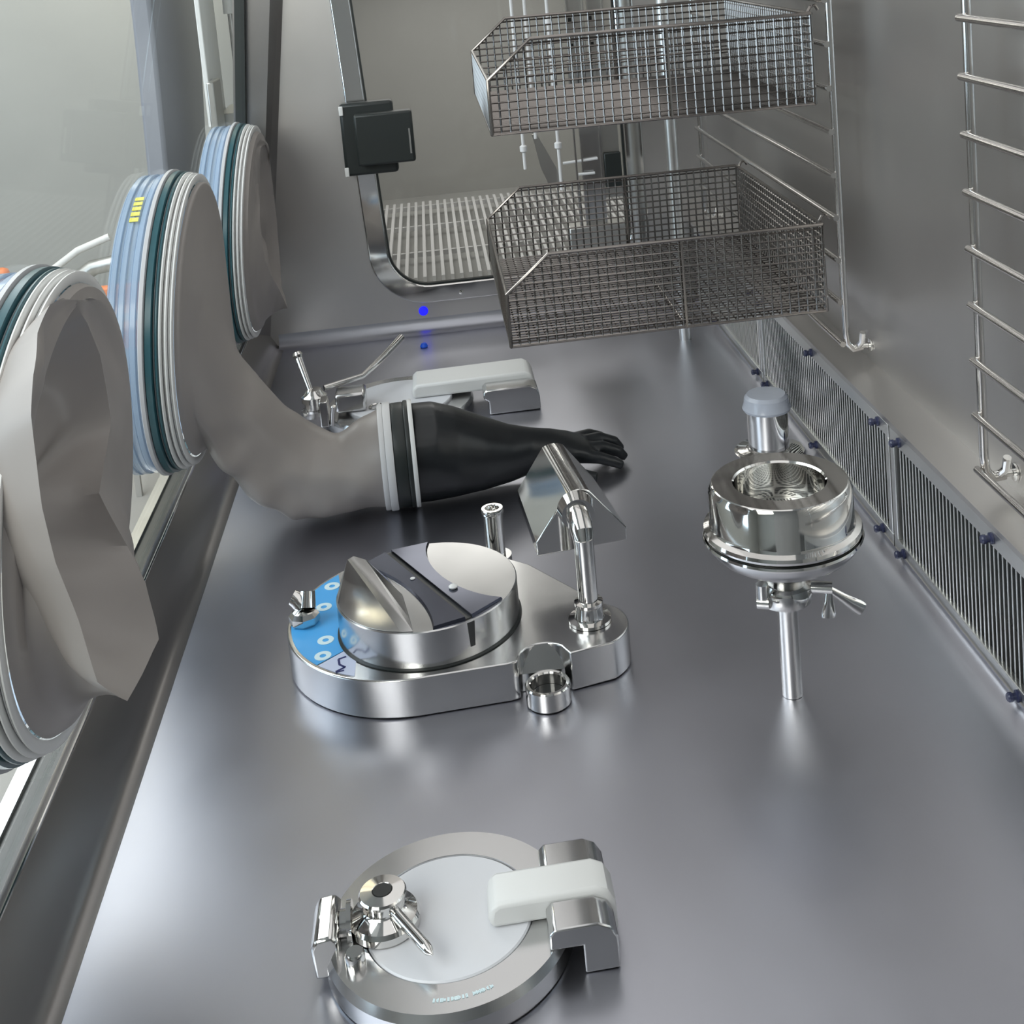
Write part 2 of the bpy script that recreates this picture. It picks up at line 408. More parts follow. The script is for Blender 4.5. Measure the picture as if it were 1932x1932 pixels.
for cy, cz, lab in PORTS:
    p = thing('glove_port', lab, 'glove port', 'round glove ports along the left window')
    band(cy, cz, 0.93, 1.015, -0.104, -0.055).build('barrel', M_BARREL, p)
    for d in (-0.100, -0.086, -0.068):
        o = band(cy, cz, 1.016, 1.03, d, d+0.010).build('barrel_rib', M_BARREL, p)
    band(cy, cz, 0.94, 1.055, -0.0545, -0.046).build('flange', M_GREY, p)
    o = band(cy, cz, 0.95, 1.04, -0.0458, -0.034).build('seal_ring', M_TEAL, p); o['label'] = 'dark teal seal ring'
    band(cy, cz, 0.95, 1.018, -0.0338, -0.031).build('seal_groove', M_GREY, p)
    o = band(cy, cz, 0.95, 1.03, -0.0308, -0.026).build('seal_ring', M_TEAL, p); o['label'] = 'dark teal seal ring'
    for d, s in ((-0.0258, 1.025), (-0.0175, 1.015), (-0.0092, 1.005)):
        band(cy, cz, 0.955, s, d, d+0.0045).build('white_ring', M_WHITE, p)
    for d in (-0.0212, -0.0129):
        band(cy, cz, 0.955, 0.99, d, d+0.0036).build('grey_ring', M_RING, p)
    if cy == 2.225:
        mb = MB(); n = 10
        for k in range(5):
            a0 = 1.95+k*0.05
            P = [ringpt(cy, cz, s, a, d) for s, a, d in ((1.034, a0, -0.084), (1.034, a0, -0.070), (1.034, a0+0.034, -0.070), (1.034, a0+0.034, -0.084))]
            Q = [ringpt(cy, cz, s, a, d) for s, a, d in ((1.039, a0, -0.084), (1.039, a0, -0.070), (1.039, a0+0.034, -0.070), (1.039, a0+0.034, -0.084))]
            mb.loops([P, Q])
        o = mb.build('marking', M_YELLOW, p); o['label'] = 'yellow marking on the barrel'
    reloc(p, (X0P-0.08, cy, cz-RB))

LA = [[-0.403, 1.494, 0.48], [-0.403, 1.497, 0.518], [-0.4, 1.477, 0.569], [-0.398, 1.434, 0.619], [-0.398, 1.393, 0.652], [-0.397, 1.354, 0.67], [-0.396, 1.306, 0.676], [-0.392, 1.238, 0.667], [-0.387, 1.195, 0.64], [-0.384, 1.17, 0.61], [-0.381, 1.16, 0.57], [-0.379, 1.15, 0.53], [-0.373, 1.145, 0.48], [-0.363, 1.15, 0.42], [-0.355, 1.155, 0.355], [-0.341, 1.191, 0.312], [-0.337, 1.317, 0.303], [-0.353, 1.358, 0.347], [-0.381, 1.406, 0.37], [-0.401, 1.397, 0.438]]
LC = [[-0.409, 3.20, 0.30], [-0.408, 3.21, 0.357], [-0.407, 3.20, 0.42], [-0.406, 3.18, 0.47], [-0.405, 3.15, 0.53], [-0.404, 3.10, 0.562], [-0.404, 3.04, 0.567], [-0.405, 2.99, 0.541], [-0.406, 2.948, 0.501], [-0.403, 2.908, 0.469], [-0.401, 2.867, 0.435], [-0.4, 2.852, 0.39], [-0.399, 2.855, 0.341], [-0.392, 2.869, 0.3], [-0.386, 2.938, 0.247], [-0.375, 2.966, 0.195], [-0.385, 3.02, 0.21], [-0.40, 3.10, 0.215], [-0.407, 3.15, 0.225], [-0.409, 3.18, 0.25]]
def lerp(a, b, t): return Vector(a)*(1-t)+Vector(b)*t
def hung_sleeve(name, cy, cz, L2, mid, back, spine, label):
    n = len(L2)
    c0 = [ringpt(cy, cz, 0.95, 2*PI*i/n, -0.0052) for i in range(n)]
    c1 = [ringpt(cy, cz, 0.93, 2*PI*i/n, 0.004) for i in range(n)]
    c2 = [ringpt(cy, cz, 0.88, 2*PI*i/n, 0.007) for i in range(n)]
    L2 = [Vector(p) for p in L2]
    cen = Vector(mid)
    L3 = [lerp(p, cen, 0.06)+Vector((-back*0.40, 0, 0)) for i, p in enumerate(L2)]
    up_ = {4: 0.2, 5: 0.6, 6: 0.3, 12: 0.2, 13: 0.4, 14: 0.6, 15: 0.3, 1: 0.3, 2: 0.2}
    L4 = [lerp(p, cen, 0.38)+Vector((-back*(1-up_.get(i, 0)), 0, 0)) for i, p in enumerate(L2)]
    L5 = [lerp(p, cen, 0.78)+Vector((-back*(0.95-0.6*(i in (5, 14))), 0, 0)) for i, p in enumerate(L2)]
    mh = [lerp(a, b, 0.5)+Vector((0.004*math.sin(i*1.9), 0, 0)) for i, (a, b) in enumerate(zip(c2, L2))]
    def dense(ring, lin, k=5):
        m_ = len(ring); out = []
        for a in range(m_):
            p0, p1, p2, p3 = ring[a-1], ring[a], ring[(a+1) % m_], ring[(a+2) % m_]
            for q in range(k):
                t = q/k
                cr_ = 0.5*((2*p1)+(p2-p0)*t+(2*p0-5*p1+4*p2-p3)*t*t+(3*p1-p0-3*p2+p3)*t**3)
                out.append(p1.lerp(p2, t)*lin+cr_*(1-lin))
        return out
    keys = [dense(r, l) for r, l in ((c0, 0), (c1, 0), (c2, 0), (mh, 0.4), (L2, 0.85), (L3, 0.8), (L4, 0.5), (L5, 0.5))]
    rows = []
    for a, b, k in zip(keys, keys[1:], (1, 1, 4, 4, 1, 6, 6)):
        for q in range(k): rows.append([x.lerp(y, q/k) for x, y in zip(a, b)])
    rows.append(keys[-1])
    # relax everything between the stiff ring and the sharp mouth edge, and inside the mouth
    for it in range(9):
        new = [list(r) for r in rows]
        for a in (list(range(3, 10)) if it < 3 else [])+list(range(11, len(rows))):
            for q in range(len(rows[a])):
                new[a][q] = rows[a][q]*0.5+(rows[a-1][q]+rows[min(a+1, len(rows)-1)][q]+rows[a][q-1]+rows[a][(q+1) % len(rows[a])])*0.125
        rows = new
    for a in range(4, len(rows)):
        for q, p in enumerate(rows[a]):
            w = noise.noise(Vector((p.y*7, p.z*6, 3.1)))*0.9+noise.noise(Vector((p.y*17+p.z*9, p.z*11, 8.0)))*0.35
            rows[a][q] = p+Vector((0.012*w*(0.3 if 9 < a < 12 else 1), 0, 0))
    s = MB(); s.loops(rows, True, False, True)
    o = s.build(name, M_SLEEVE, ang=48)
    return tag(o, label, 'glove sleeve', 'beige glove sleeves hanging from the ports')
hung_sleeve('glove_sleeve', 1.40, 0.435, LA, (-0.40, 1.28, 0.45), 0.078, 0.03, 'beige fabric sleeve with a pointed open fold hanging from the nearest port')
hung_sleeve('glove_sleeve', 3.02, 0.375, LC, (-0.41, 3.05, 0.38), 0.03, 0.01, 'beige fabric sleeve with a small pointed tab in the farthest port')

# the middle sleeve reaching to the floor, with cuff and black glove
ig = thing('isolator_glove', 'long beige sleeve with black rubber glove lying on the steel floor', 'glove')
NS = 40
def sec(c, nrm, ry, rz, wob=0.0, ph=0.0, upref=(0, 0, 1)):
    c = Vector(c); d = Vector(nrm).normalized()
    side = Vector((0, 1, 0)); side = (side-d*side.dot(d)).normalized(); up = d.cross(side)
    if up.z < 0: up = -up
    if d.z < -0.98 or abs(up.z) < 0.05: pass
    out = []
    for i in range(NS):
        a = 2*PI*i/NS
        w = 1+wob*math.sin(3*a+ph)+wob*0.6*math.sin(5*a-ph*1.7)
        out.append(c+side*math.cos(a)*ry*w+up*math.sin(a)*rz*w)
    return out
def sec2(top, bot, y, ry, wob=0.0, ph=0.0):
    T, B = Vector((top[0], y, top[1])), Vector((bot[0], y, bot[1])); c = (T+B)/2; up = (T-B)/2; out = []
    for i in range(NS):
        a = 2*PI*i/NS
        w = 1+wob*math.sin(3*a+ph)+wob*0.6*math.sin(5*a-ph*1.7)
        out.append(c+Vector((0, ry*math.cos(a)*w, 0))+up*math.sin(a)*w)
    return out
secs = [[ringpt(2.225, 0.40, 0.95, 2*PI*i/NS, -0.0052) for i in range(NS)],
        [ringpt(2.225, 0.40, 0.93, 2*PI*i/NS, 0.003) for i in range(NS)],
        sec2((-0.404, 0.590), (-0.428, 0.180), 2.225, 0.222, 0.006, 0.4),
        sec2((-0.402, 0.480), (-0.424, 0.172), 2.225, 0.196, 0.02, 1.0),
        sec2((-0.396, 0.390), (-0.412, 0.150), 2.225, 0.165, 0.05, 1.6),
        sec2((-0.382, 0.320), (-0.398, 0.118), 2.230, 0.138, 0.06, 2.0),
        sec2((-0.352, 0.262), (-0.376, 0.080), 2.235, 0.112, 0.06, 2.3),
        sec2((-0.310, 0.206), (-0.345, 0.046), 2.240, 0.096, 0.05, 2.6),
        sec2((-0.270, 0.166), (-0.296, 0.018), 2.245, 0.090, 0.05, 3.0),
        sec2((-0.228, 0.150), (-0.228, 0.012), 2.250, 0.088, 0.035, 3.4),
        sec2((-0.182, 0.163), (-0.172, 0.007), 2.255, 0.089, 0.02, 3.9),
        sec((-0.139, 2.258, 0.096), (1, 0.04, 0), 0.091, 0.089)]
def catmull(rings, k):
    out = []
    for i in range(len(rings)-1):
        a, b, c, d = rings[max(i-1, 0)], rings[i], rings[i+1], rings[min(i+2, len(rings)-1)]
        for q in range(k):
            t = q/k
            out.append([0.5*((2*p1)+(p2-p0)*t+(2*p0-5*p1+4*p2-p3)*t*t+(3*p1-p0-3*p2+p3)*t**3) for p0, p1, p2, p3 in zip(a, b, c, d)])
    return out+[rings[-1]]
def crumple(rings, amp, f0=2, f1=3):
    n = len(rings)
    for j, ring in enumerate(rings):
        c = sum(ring, Vector())/len(ring)
        env = min(1, max(0, (j-f0)/6))*min(1, max(0, (n-1-f1-j)/5))
        for i, p in enumerate(ring):
            d = (p-c).normalized()
            q = Vector((p.x*9+p.z*6, p.y*5, p.z*9-p.x*7))
            v = 1-abs(noise.noise(q))*3.2
            w = noise.noise(q*2.3+Vector((4, 1, 7)))
            ring[i] = p+d*amp*env*(v*0.8+w*0.7)
    return rings
secs = crumple(catmull(secs, 4), 0.010, 5, 1)
s = MB(); s.loops(secs, True, False, False)
o = s.build('sleeve', M_SLEEVE, ig, sub=1, ang=180)
def cuff(x0, x1, r, mat, nm):
    m = MB(); m.ringlathe([(r-0.008, x0), (r-0.001, x0), (r, x0+0.002), (r, x1-0.002), (r-0.001, x1), (r-0.008, x1)], (0, 2.258, 0.096), (1, 0.04, 0), 48)
    return m.build(nm, mat, ig)
cuff(-0.150, -0.141, 0.0935, M_RING, 'cuff_ring'); cuff(-0.1405, -0.127, 0.0955, M_RING, 'cuff_ring')
cuff(-0.1268, -0.104, 0.0925, M_BLACK, 'cuff_band'); cuff(-0.1038, -0.096, 0.0945, M_BLACK, 'cuff_band'); cuff(-0.0958, -0.088, 0.0955, M_WHITE, 'cuff_ring')
# glove: gauntlet, palm, four fingers and a thumb in one surface
gs = MB()
G = [((-0.100, 2.262, 0.094), 0.088, 0.088), ((-0.06, 2.265, 0.094), 0.090, 0.088), ((-0.02, 2.268, 0.086), 0.086, 0.080),
     ((0.03, 2.275, 0.072), 0.072, 0.066), ((0.08, 2.285, 0.060), 0.052, 0.052), ((0.12, 2.295, 0.056), 0.038, 0.043),
     ((0.16, 2.305, 0.053), 0.040, 0.034), ((0.195, 2.312, 0.048), 0.048, 0.025), ((0.225, 2.318, 0.040), 0.046, 0.018), ((0.235, 2.320, 0.036), 0.040, 0.012)]
gs.loops([sec(c, (1, 0.1, -0.1), a, b, 0.02 if i < 5 else 0, i*0.8) for i, (c, a, b) in enumerate(G)])
def finger(pts, rr): gs.path(pts, rr, n=12)
fing = [([(0.205, 2.352, 0.044), (0.240, 2.362, 0.046), (0.262, 2.368, 0.036), (0.274, 2.372, 0.020)], [0.013, 0.0115, 0.0105, 0.008]),
        ([(0.210, 2.330, 0.044), (0.256, 2.336, 0.047), (0.285, 2.340, 0.034), (0.298, 2.342, 0.016)], [0.014, 0.012, 0.011, 0.0085]),
        ([(0.210, 2.306, 0.042), (0.258, 2.308, 0.040), (0.288, 2.310, 0.026), (0.300, 2.311, 0.012)], [0.014, 0.0125, 0.011, 0.0085]),
        ([(0.205, 2.284, 0.038), (0.246, 2.280, 0.032), (0.274, 2.279, 0.020), (0.290, 2.279, 0.011)], [0.0135, 0.012, 0.0105, 0.0085]),
        ([(0.150, 2.285, 0.040), (0.180, 2.258, 0.028), (0.212, 2.244, 0.016), (0.236, 2.240, 0.011)], [0.018, 0.0145, 0.012, 0.0095])]
for pts, rr in fing: finger(pts, rr)
go = gs.build('rubber_glove', M_GLOVE, ig, ang=180)
md = go.modifiers.new('remesh', 'REMESH'); md.mode = 'VOXEL'; md.voxel_size = 0.0032; md.use_smooth_shade = True
md = go.modifiers.new('smooth', 'SMOOTH'); md.factor = 0.6; md.iterations = 5
reloc(ig, (-0.1, 2.25, 0.0))

# ------------------------------------------------------------------ docking port on the floor, nearest
def docking_port():
    t = thing('docking_port', 'round steel docking port with white centre disc, nearest on the floor', 'docking port')
    cx, cy = -0.060, 1.198
    m = MB(); m.ringlathe([(0.118, 0.0005), (0.124, 0.001), (0.1255, 0.004), (0.1255, 0.022), (0.121, 0.030), (0.0865, 0.030), (0.0855, 0.028), (0.0855, 0.012), (0.118, 0.012)], (cx, cy, 0), n=128)
    m.build('flange_ring', M_SATIN, t, ang=25)
    m = MB(); m.lathe([(0, 0.001), (0.0845, 0.001), (0.0845, 0.029), (0.083, 0.0305), (0, 0.0305)], (cx, cy, 0), n=96)
    m.build('door_disc', M_DISC, t)
    # engraved marks along the near side of the ring
    m = MB(); k = 0; random.seed(3)
    for i in range(17):
        a = R(-99+i*1.85); r = 0.1055
        if i == 10: continue
        c = Vector((cx+r*math.cos(a), cy+r*math.sin(a), 0.0302)); tdir = Vector((-math.sin(a), math.cos(a), 0)); rd = Vector((math.cos(a), math.sin(a), 0))
        w = 0.0009
        for k in range(random.choice((2, 3))):
            off = (k-1)*0.0011
            q = c+tdir*off
            h = random.choice((0.0022, 0.0014, 0.0022))
            m.loops([[q-rd*h+tdir*dx+Vector((0, 0, dz)) for dx, dz in ((-w/2, 0), (w/2, 0), (w/2, 0.0003), (-w/2, 0.0003))],
                     [q+rd*h+tdir*dx+Vector((0, 0, dz)) for dx, dz in ((-w/2, 0), (w/2, 0), (w/2, 0.0003), (-w/2, 0.0003))]])
    o = m.build('engraving', M_CYANW, t); o['label'] = 'pale engraved lettering on the ring'
    # clamp hub with bore and handle pin
    hx, hy = -0.124, 1.200
    m = MB(); m.lathe([(0, 0.031), (0.034, 0.031), (0.0355, 0.033), (0.0355, 0.040), (0.033, 0.044), (0.0235, 0.049), (0.0210, 0.052), (0.0210, 0.060), (0.0235, 0.062), (0.0240, 0.065), (0.0225, 0.067), (0.0105, 0.068), (0.0085, 0.066), (0, 0.062)], (hx, hy, 0), n=64)
    hub = m.build('clamp_hub', M_MIRROR, t, ang=30)
    m = MB(); m.lathe([(0, 0.0), (0.0092, 0), (0.0092, 0.003), (0, 0.003)], (hx, hy, 0.0652), n=32)
    m.build('bore', M_DARK, hub)
    m = MB(); d = Vector((0.040, -0.062, -0.006)); p0 = Vector((hx+0.008, hy-0.012, 0.056))
    m.path([p0, p0+d*0.1, p0+d*0.82, p0+d*0.92, p0+d], [0.0058, 0.0058, 0.0058, 0.0048, 0.001], n=16)
    m.build('handle_pin', M_MIRROR, hub)
    # latch block at the left
    m = MB()
    m.loops([[Vector((x, y, z)) for x, z in ((-0.193, 0.010), (-0.195, 0.042), (-0.190, 0.051), (-0.174, 0.053), (-0.168, 0.047), (-0.169, 0.010))] for y in (1.165, 1.226)])
    m.build('latch_block', M_MIRROR, t, bevel=0.003)
    m = MB(); m.tube((-0.168, 1.198, 0.040), (-0.161, 1.198, 0.040), 0.013, n=32); m.tube((-0.1608, 1.198, 0.0415), (-0.156, 1.198, 0.0415), 0.019, n=32)
    m.build('latch_bolt', M_MIRROR, t)
    m = MB(); m.lathe([(0, 0.030), (0.010, 0.030), (0.010, 0.040), (0.008, 0.043), (0, 0.043)], (-0.152, 1.155, 0), n=24)
    m.build('stud', M_MIRROR, t)
    # hinge: steel block, white arm across it
    for y0, y1 in ((1.2155, 1.250), (1.128, 1.1665)):
        m = MB()
        m.loops([[Vector((x, y, z)) for x, z in ((0.036, 0.0305), (0.036, 0.046), (0.042, 0.052), (0.084, 0.052), (0.096, 0.046), (0.103, 0.034), (0.103, 0.001), (0.068, 0.001), (0.068, 0.0305))] for y in (y0, y1)])
        m.build('hinge_block', M_SATIN, t, bevel=0.002)
    m = MB()
    m.loops([[Vector((x, y, z)) for x, z in ((-0.018, 0.031), (-0.021, 0.040), (-0.018, 0.052), (-0.010, 0.057), (0.088, 0.057), (0.100, 0.051), (0.107, 0.038), (0.108, 0.006), (0.070, 0.006), (0.070, 0.031))] for y in (1.1675, 1.2145)])
    o = m.build('hinge_arm', M_WHITE, t, bevel=0.005, seg=3); o['label'] = 'white plastic hinge arm'
    return reloc(t, (cx, cy, 0))
docking_port()

# ------------------------------------------------------------------ docking port at the far end
def far_port():
    t = thing('docking_port', 'far docking port lying behind the black glove, with long white hinge arm', 'docking port')
    cx, cy = -0.130, 2.72
    m = MB(); m.ringlathe([(0.150, 0.0005), (0.158, 0.001), (0.160, 0.004), (0.160, 0.022), (0.155, 0.030), (0.1165, 0.030), (0.1155, 0.028), (0.1155, 0.012), (0.150, 0.012)], (cx, cy, 0), n=96)
    m.build('flange_ring', M_SATIN, t, ang=25)
    m = MB(); m.lathe([(0, 0.001), (0.1145, 0.001), (0.1145, 0.034), (0.113, 0.036), (0, 0.036)], (cx, cy, 0), n=96)
    m.build('door_disc', M_DISC, t)
    m = MB()
    m.loops([[Vector((x, y, z)) for x, z in ((-0.10, 0.0365), (-0.10, 0.058), (-0.09, 0.066), (0.145, 0.068), (0.160, 0.060), (0.166, 0.045), (0.166, 0.010), (0.075, 0.010), (0.075, 0.0365))] for y in (2.70, 2.80)])
    o = m.build('hinge_arm', M_WHITE, t, bevel=0.006, seg=3); o['label'] = 'white plastic hinge arm'
    m = MB()
    m.loops([[Vector((x, y, z)) for x, z in ((0.050, 0.0365), (0.050, 0.050), (0.058, 0.056), (0.150, 0.056), (0.166, 0.048), (0.170, 0.030), (0.170, 0.001), (0.060, 0.001), (0.060, 0.0305))] for y in (2.645, 2.698)])
    m.build('hinge_block', M_SATIN, t, bevel=0.003)
    m = MB(); m.lathe([(0, 0.036), (0.030, 0.036), (0.030, 0.048), (0.022, 0.052), (0.022, 0.064), (0.027, 0.066), (0.027, 0.078), (0.02, 0.084), (0.016, 0.092), (0, 0.093)], (-0.305, 2.68, 0), n=40)
    m.build('clamp_hub', M_MIRROR, t, ang=30)
    m = MB(); m.tube((-0.312, 2.685, 0.088), (-0.333, 2.72, 0.150), 0.006, 0.008, 16); m.lathe([(0, -0.010), (0.008, -0.007), (0.011, 0), (0.008, 0.007), (0, 0.010)], (-0.335, 2.723, 0.156), (-0.3, 0.4, 1), 24)
    m.build('lever_handle', M_MIRROR, t)
    m = MB(); m.path([(-0.285, 2.70, 0.085), (-0.205, 2.74, 0.088), (-0.155, 2.82, 0.105), (-0.120, 2.89, 0.118)], [0.006, 0.006, 0.0075, 0.0085], 14)
    m.build('lever_handle', M_MIRROR, t)
    m = MB(); m.box(-0.262, -0.198, 2.662, 2.722, 0.0365, 0.078); m.build('latch_block', M_SATIN, t, bevel=0.006)
    m = MB(); m.box(-0.290, -0.273, 2.61, 2.65, 0.031, 0.085); m.tube((-0.268, 2.62, 0.031), (-0.260, 2.61, 0.075), 0.006, n=12)
    m.build('latch_plate', M_MIRROR, t, bevel=0.002)
    m = MB(); m.ringlathe([(0.014, -0.002), (0.017, 0), (0.014, 0.002), (0.011, 0)], (-0.178, 2.68, 0.0385), n=24)
    m.build('pull_ring', M_MIRROR, t)
    return reloc(t, (cx, cy, 0))
far_port()

# ------------------------------------------------------------------ filling station base with drum
def arcpts(cx, cy, r, a0, a1, n):
    return [(cx+r*math.cos(R(a0+(a1-a0)*i/n)), cy+r*math.sin(R(a0+(a1-a0)*i/n))) for i in range(n+1)]
dv = thing('filling_device', 'large polished steel device with slotted round drum and blue label', 'device')
CX, CY, CR = -0.092, 1.775, 0.183
outline = arcpts(CX, CY, CR, 60, 275, 48)
outline += [(0.030, 1.596), (0.040, 1.598)]
outline += arcpts(0.077, 1.600, 0.034, 180, 40, 12)
outline += [(0.113, 1.600)]
outline += arcpts(0.140, 1.665, 0.062, -60, 60, 16)
outline += [(0.08, 1.86)]
m = MB(); m.prism(outline, 0.001, 0.055); m.build('base_plate', M_SATIN, dv, bevel=0.002, ang=25)
m = MB(); m.ringlathe([(0.0285, 0.001), (0.030, 0.003), (0.030, 0.026), (0.0285, 0.028), (0.0245, 0.028), (0.023, 0.026), (0.023, 0.001)], (0.079, 1.584, 0), n=48)
m.build('ring_socket', M_MIRROR, dv)
m = MB()
m.loops([[Vector((x, y, z)) for y, z in ((1.615, 0.001), (1.617, 0.024), (1.633, 0.054), (1.640, 0.054), (1.640, 0.001))] for x in (0.0445, 0.1085)])
m.build('socket_web', M_SATIN, dv, ang=20)
m = MB(); m.lathe([(0, 0.008), (0.0225, 0.008), (0.0225, 0.012), (0, 0.012)], (0.079, 1.584, 0), n=40)
m.build('socket_recess', M_DARK, dv)
# label: blue sector with pale corner, on the left of the base
LR = CR-0.006
def labelpoly(a0, a1, xcut, n=24):
    pts = arcpts(CX, CY, LR, a0, a1, n); return pts
bl = [p for p in arcpts(CX, CY, LR, 132, 221.5, 30)]+[(-0.188, 1.686), (-0.1985, 1.735), (-0.2035, 1.80), (-0.204, 1.86)]
m = MB(); m.prism(bl, 0.0552, 0.0556); lab = m.build('label', M_BLUE, dv, smooth=False); lab['label'] = 'blue label film'
pl = arcpts(CX, CY, LR, 222.5, 243, 10)+[(-0.172, 1.628), (-0.172, 1.668), (-0.1865, 1.6855)]
m = MB(); m.prism(pl, 0.0552, 0.0556); lp = m.build('label', M_PALE, dv, smooth=False); lp['label'] = 'pale label corner with printed marks'
for x, y in ((-0.218, 1.872), (-0.226, 1.812), (-0.217, 1.718), (-0.218, 1.678)):
    m = MB(); m.ringlathe([(0.0045, 0), (0.0115, 0), (0.0115, 0.0004), (0.0045, 0.0004)], (x, y, 0.0557), n=32)
    m.build('printed_circle', M_CYANW, lab, smooth=False)
m = MB()
for p in (((-0.196, 1.664), (-0.186, 1.668)), ((-0.194, 1.650), (-0.196, 1.664)), ((-0.194, 1.650), (-0.186, 1.642)), ((-0.198, 1.634), (-0.186, 1.642)), ((-0.198, 1.6325), (-0.187, 1.6345))):
    (x0, y0), (x1, y1) = p
    d = Vector((x1-x0, y1-y0, 0)).normalized(); nn = Vector((-d.y, d.x, 0))*0.0016
    a, b = Vector((x0, y0, 0.0557)), Vector((x1, y1, 0.0557)); zz = Vector((0, 0, 0.0003))
    m.loops([[a-nn, a+nn, a+nn+zz, a-nn+zz], [b-nn, b+nn, b+nn+zz, b-nn+zz]])
m.build('printed_mark', M_NAVY, lp, smooth=False)
# spout knob on the label
m = MB(); m.lathe([(0, 0.0558), (0.020, 0.0558), (0.022, 0.059), (0.022, 0.068), (0.017, 0.074), (0, 0.076)], (-0.250, 1.775, 0), n=8)
k0 = m.build('clamp_knob', M_MIRROR, dv, ang=20)
m = MB(); m.path([(-0.252, 1.782, 0.074), (-0.258, 1.788, 0.084), (-0.266, 1.790, 0.088)], [0.011, 0.013, 0.011], 16)
m.path([(-0.246, 1.782, 0.074), (-0.244, 1.792, 0.094)], [0.013, 0.011], 16)
m.build('knob_arm', M_MIRROR, k0)
# drum: lower wall, raised faceted top with slot
DX, DY, DR = -0.071, 1.735, 0.127
m = MB(); m.lathe([(0, 0.0557), (DR, 0.0557), (DR, 0.107), (DR-0.0015, 0.1085), (0, 0.1085)], (DX, DY, 0), n=96)
m.build('drum', M_SATIN, dv, ang=25)
m = MB(); m.ringlathe([(DR-0.002, 0.0554), (DR+0.003, 0.0554), (DR+0.003, 0.0566), (DR-0.002, 0.0566)], (DX, DY, 0), n=96)
m.build('drum_seal', M_BLACK, dv)
# raised crown in two parts left and right of the slot
ca = R(-63)                                   # slot direction, towards the camera and right
sd = Vector((math.cos(ca), math.sin(ca), 0)); sn = Vector((-sd.y, sd.x, 0))   # sn points right/back
def dpt(s, n_, z): v = Vector((DX, DY, 0))+sd*s+sn*n_; return Vector((v.x, v.y, z))
def chord(n_, r=DR-0.003): return math.sqrt(max(0, r*r-n_*n_))
def strip(profile, mat, name, nseg=16, label=None):
    # profile: (n offset, z), swept along the slot direction, ends on the circle; waist curves the edge
    mb = MB(); rows = []
    for i in range(nseg+1):
        u = -1+2*i/nseg; row = []
        for nf, z, bow, lim in profile:
            nn_ = nf-math.copysign(bow*(1-u*u), nf) if nf else 0
            nn_ = nf+(-bow*(1-u*u) if nf > 0 else bow*(1-u*u))
            row.append(dpt(u*chord(nn_)*lim, nn_, z))
        rows.append(row)
    mb.loops(rows)
    o = mb.build(name, mat, dv, ang=25)
    if label: o['label'] = label
    return o
strip([(-0.050, 0.1088, 0.022, 1.0), (-0.048, 0.1125, 0.022, 0.99), (-0.006, 0.1135, 0.0, 0.985), (-0.006, 0.1088, 0.0, 0.995)], M_BAND, 'crown_band', label='recessed band with dark bluish reflection in its colour')
strip([(0.060, 0.1088, 0.034, 1.0), (0.058, 0.1125, 0.034, 0.99), (0.004, 0.1135, 0.0, 0.985), (0.004, 0.1088, 0.0, 0.995)], M_BAND, 'crown_band', label='recessed band with dark bluish reflection in its colour')
m = MB(); m.loops([[dpt(s, n_, z) for n_, z in ((-0.0055, 0.1086), (0.0035, 0.1086), (0.0035, 0.1100), (-0.0055, 0.1100))] for s in (-0.122, 0.122)])
m.build('slot', M_DARK, dv)
m = MB(); m.loops([[dpt(DR+0.0004, n_, z) for n_, z in ((-0.004, 0.072), (0.003, 0.072), (0.005, 0.106), (-0.006, 0.106))], [dpt(DR-0.003, n_, z) for n_, z in ((-0.004, 0.072), (0.003, 0.072), (0.005, 0.106), (-0.006, 0.106))]])
m.build('slot_notch', M_DARK, dv)
# left hump of the drum (raised triangular facet)
m = MB()
pts = [(DX+(DR-0.001)*math.cos(R(a)), DY+(DR-0.001)*math.sin(R(a)), 0.1090) for a in range(142, 264, 8)]
pts += [(-0.154, 1.820, 0.1090), (-0.126, 1.765, 0.1090), (-0.104, 1.712, 0.1090), (-0.093, 1.640, 0.1090)]
pts += [(-0.184, 1.802, 0.129), (-0.176, 1.811, 0.129), (-0.158, 1.800, 0.126), (-0.122, 1.742, 0.113), (-0.187, 1.770, 0.122)]
for p in pts: m.bm.verts.new(p)
bmesh.ops.convex_hull(m.bm, input=m.bm.verts)
for v in [v for v in m.bm.verts if not v.link_faces]: m.bm.verts.remove(v)
m.build('crown_ridge', M_SATIN, dv, bevel=0.002, ang=12)
m = MB(); c = dpt(0.042, 0.020, 0.1137); m.lathe([(0, 0), (0.006, 0), (0.0065, 0.002), (0.004, 0.004), (0, 0.0045)], c, n=20)
m.build('pin', M_WHITE, dv); m = MB()
c = dpt(-0.020, -0.012, 0.1137); m.lathe([(0, 0), (0.0035, 0), (0.0035, 0.001), (0, 0.001)], c, n=16)
m.build('pin', M_WHITE, dv)
# open tube standing behind the drum
m = MB(); m.lathe([(0.0, 0.0557), (0.015, 0.0557), (0.015, 0.122), (0.0175, 0.124), (0.0175, 0.130), (0.0165, 0.132), (0.0115, 0.132), (0.0105, 0.130), (0.0105, 0.110), (0, 0.110)], (0.033, 1.905, 0), n=32)
# tube stands on its own foot on the floor behind the base
m.build('stub_tube', M_MIRROR, dv)
# foot lug under the tube
m = MB(); m.lathe([(0, 0.001), (0.024, 0.001), (0.024, 0.055), (0, 0.055)], (0.033, 1.905, 0), n=32); m.build('tube_foot', M_SATIN, dv)
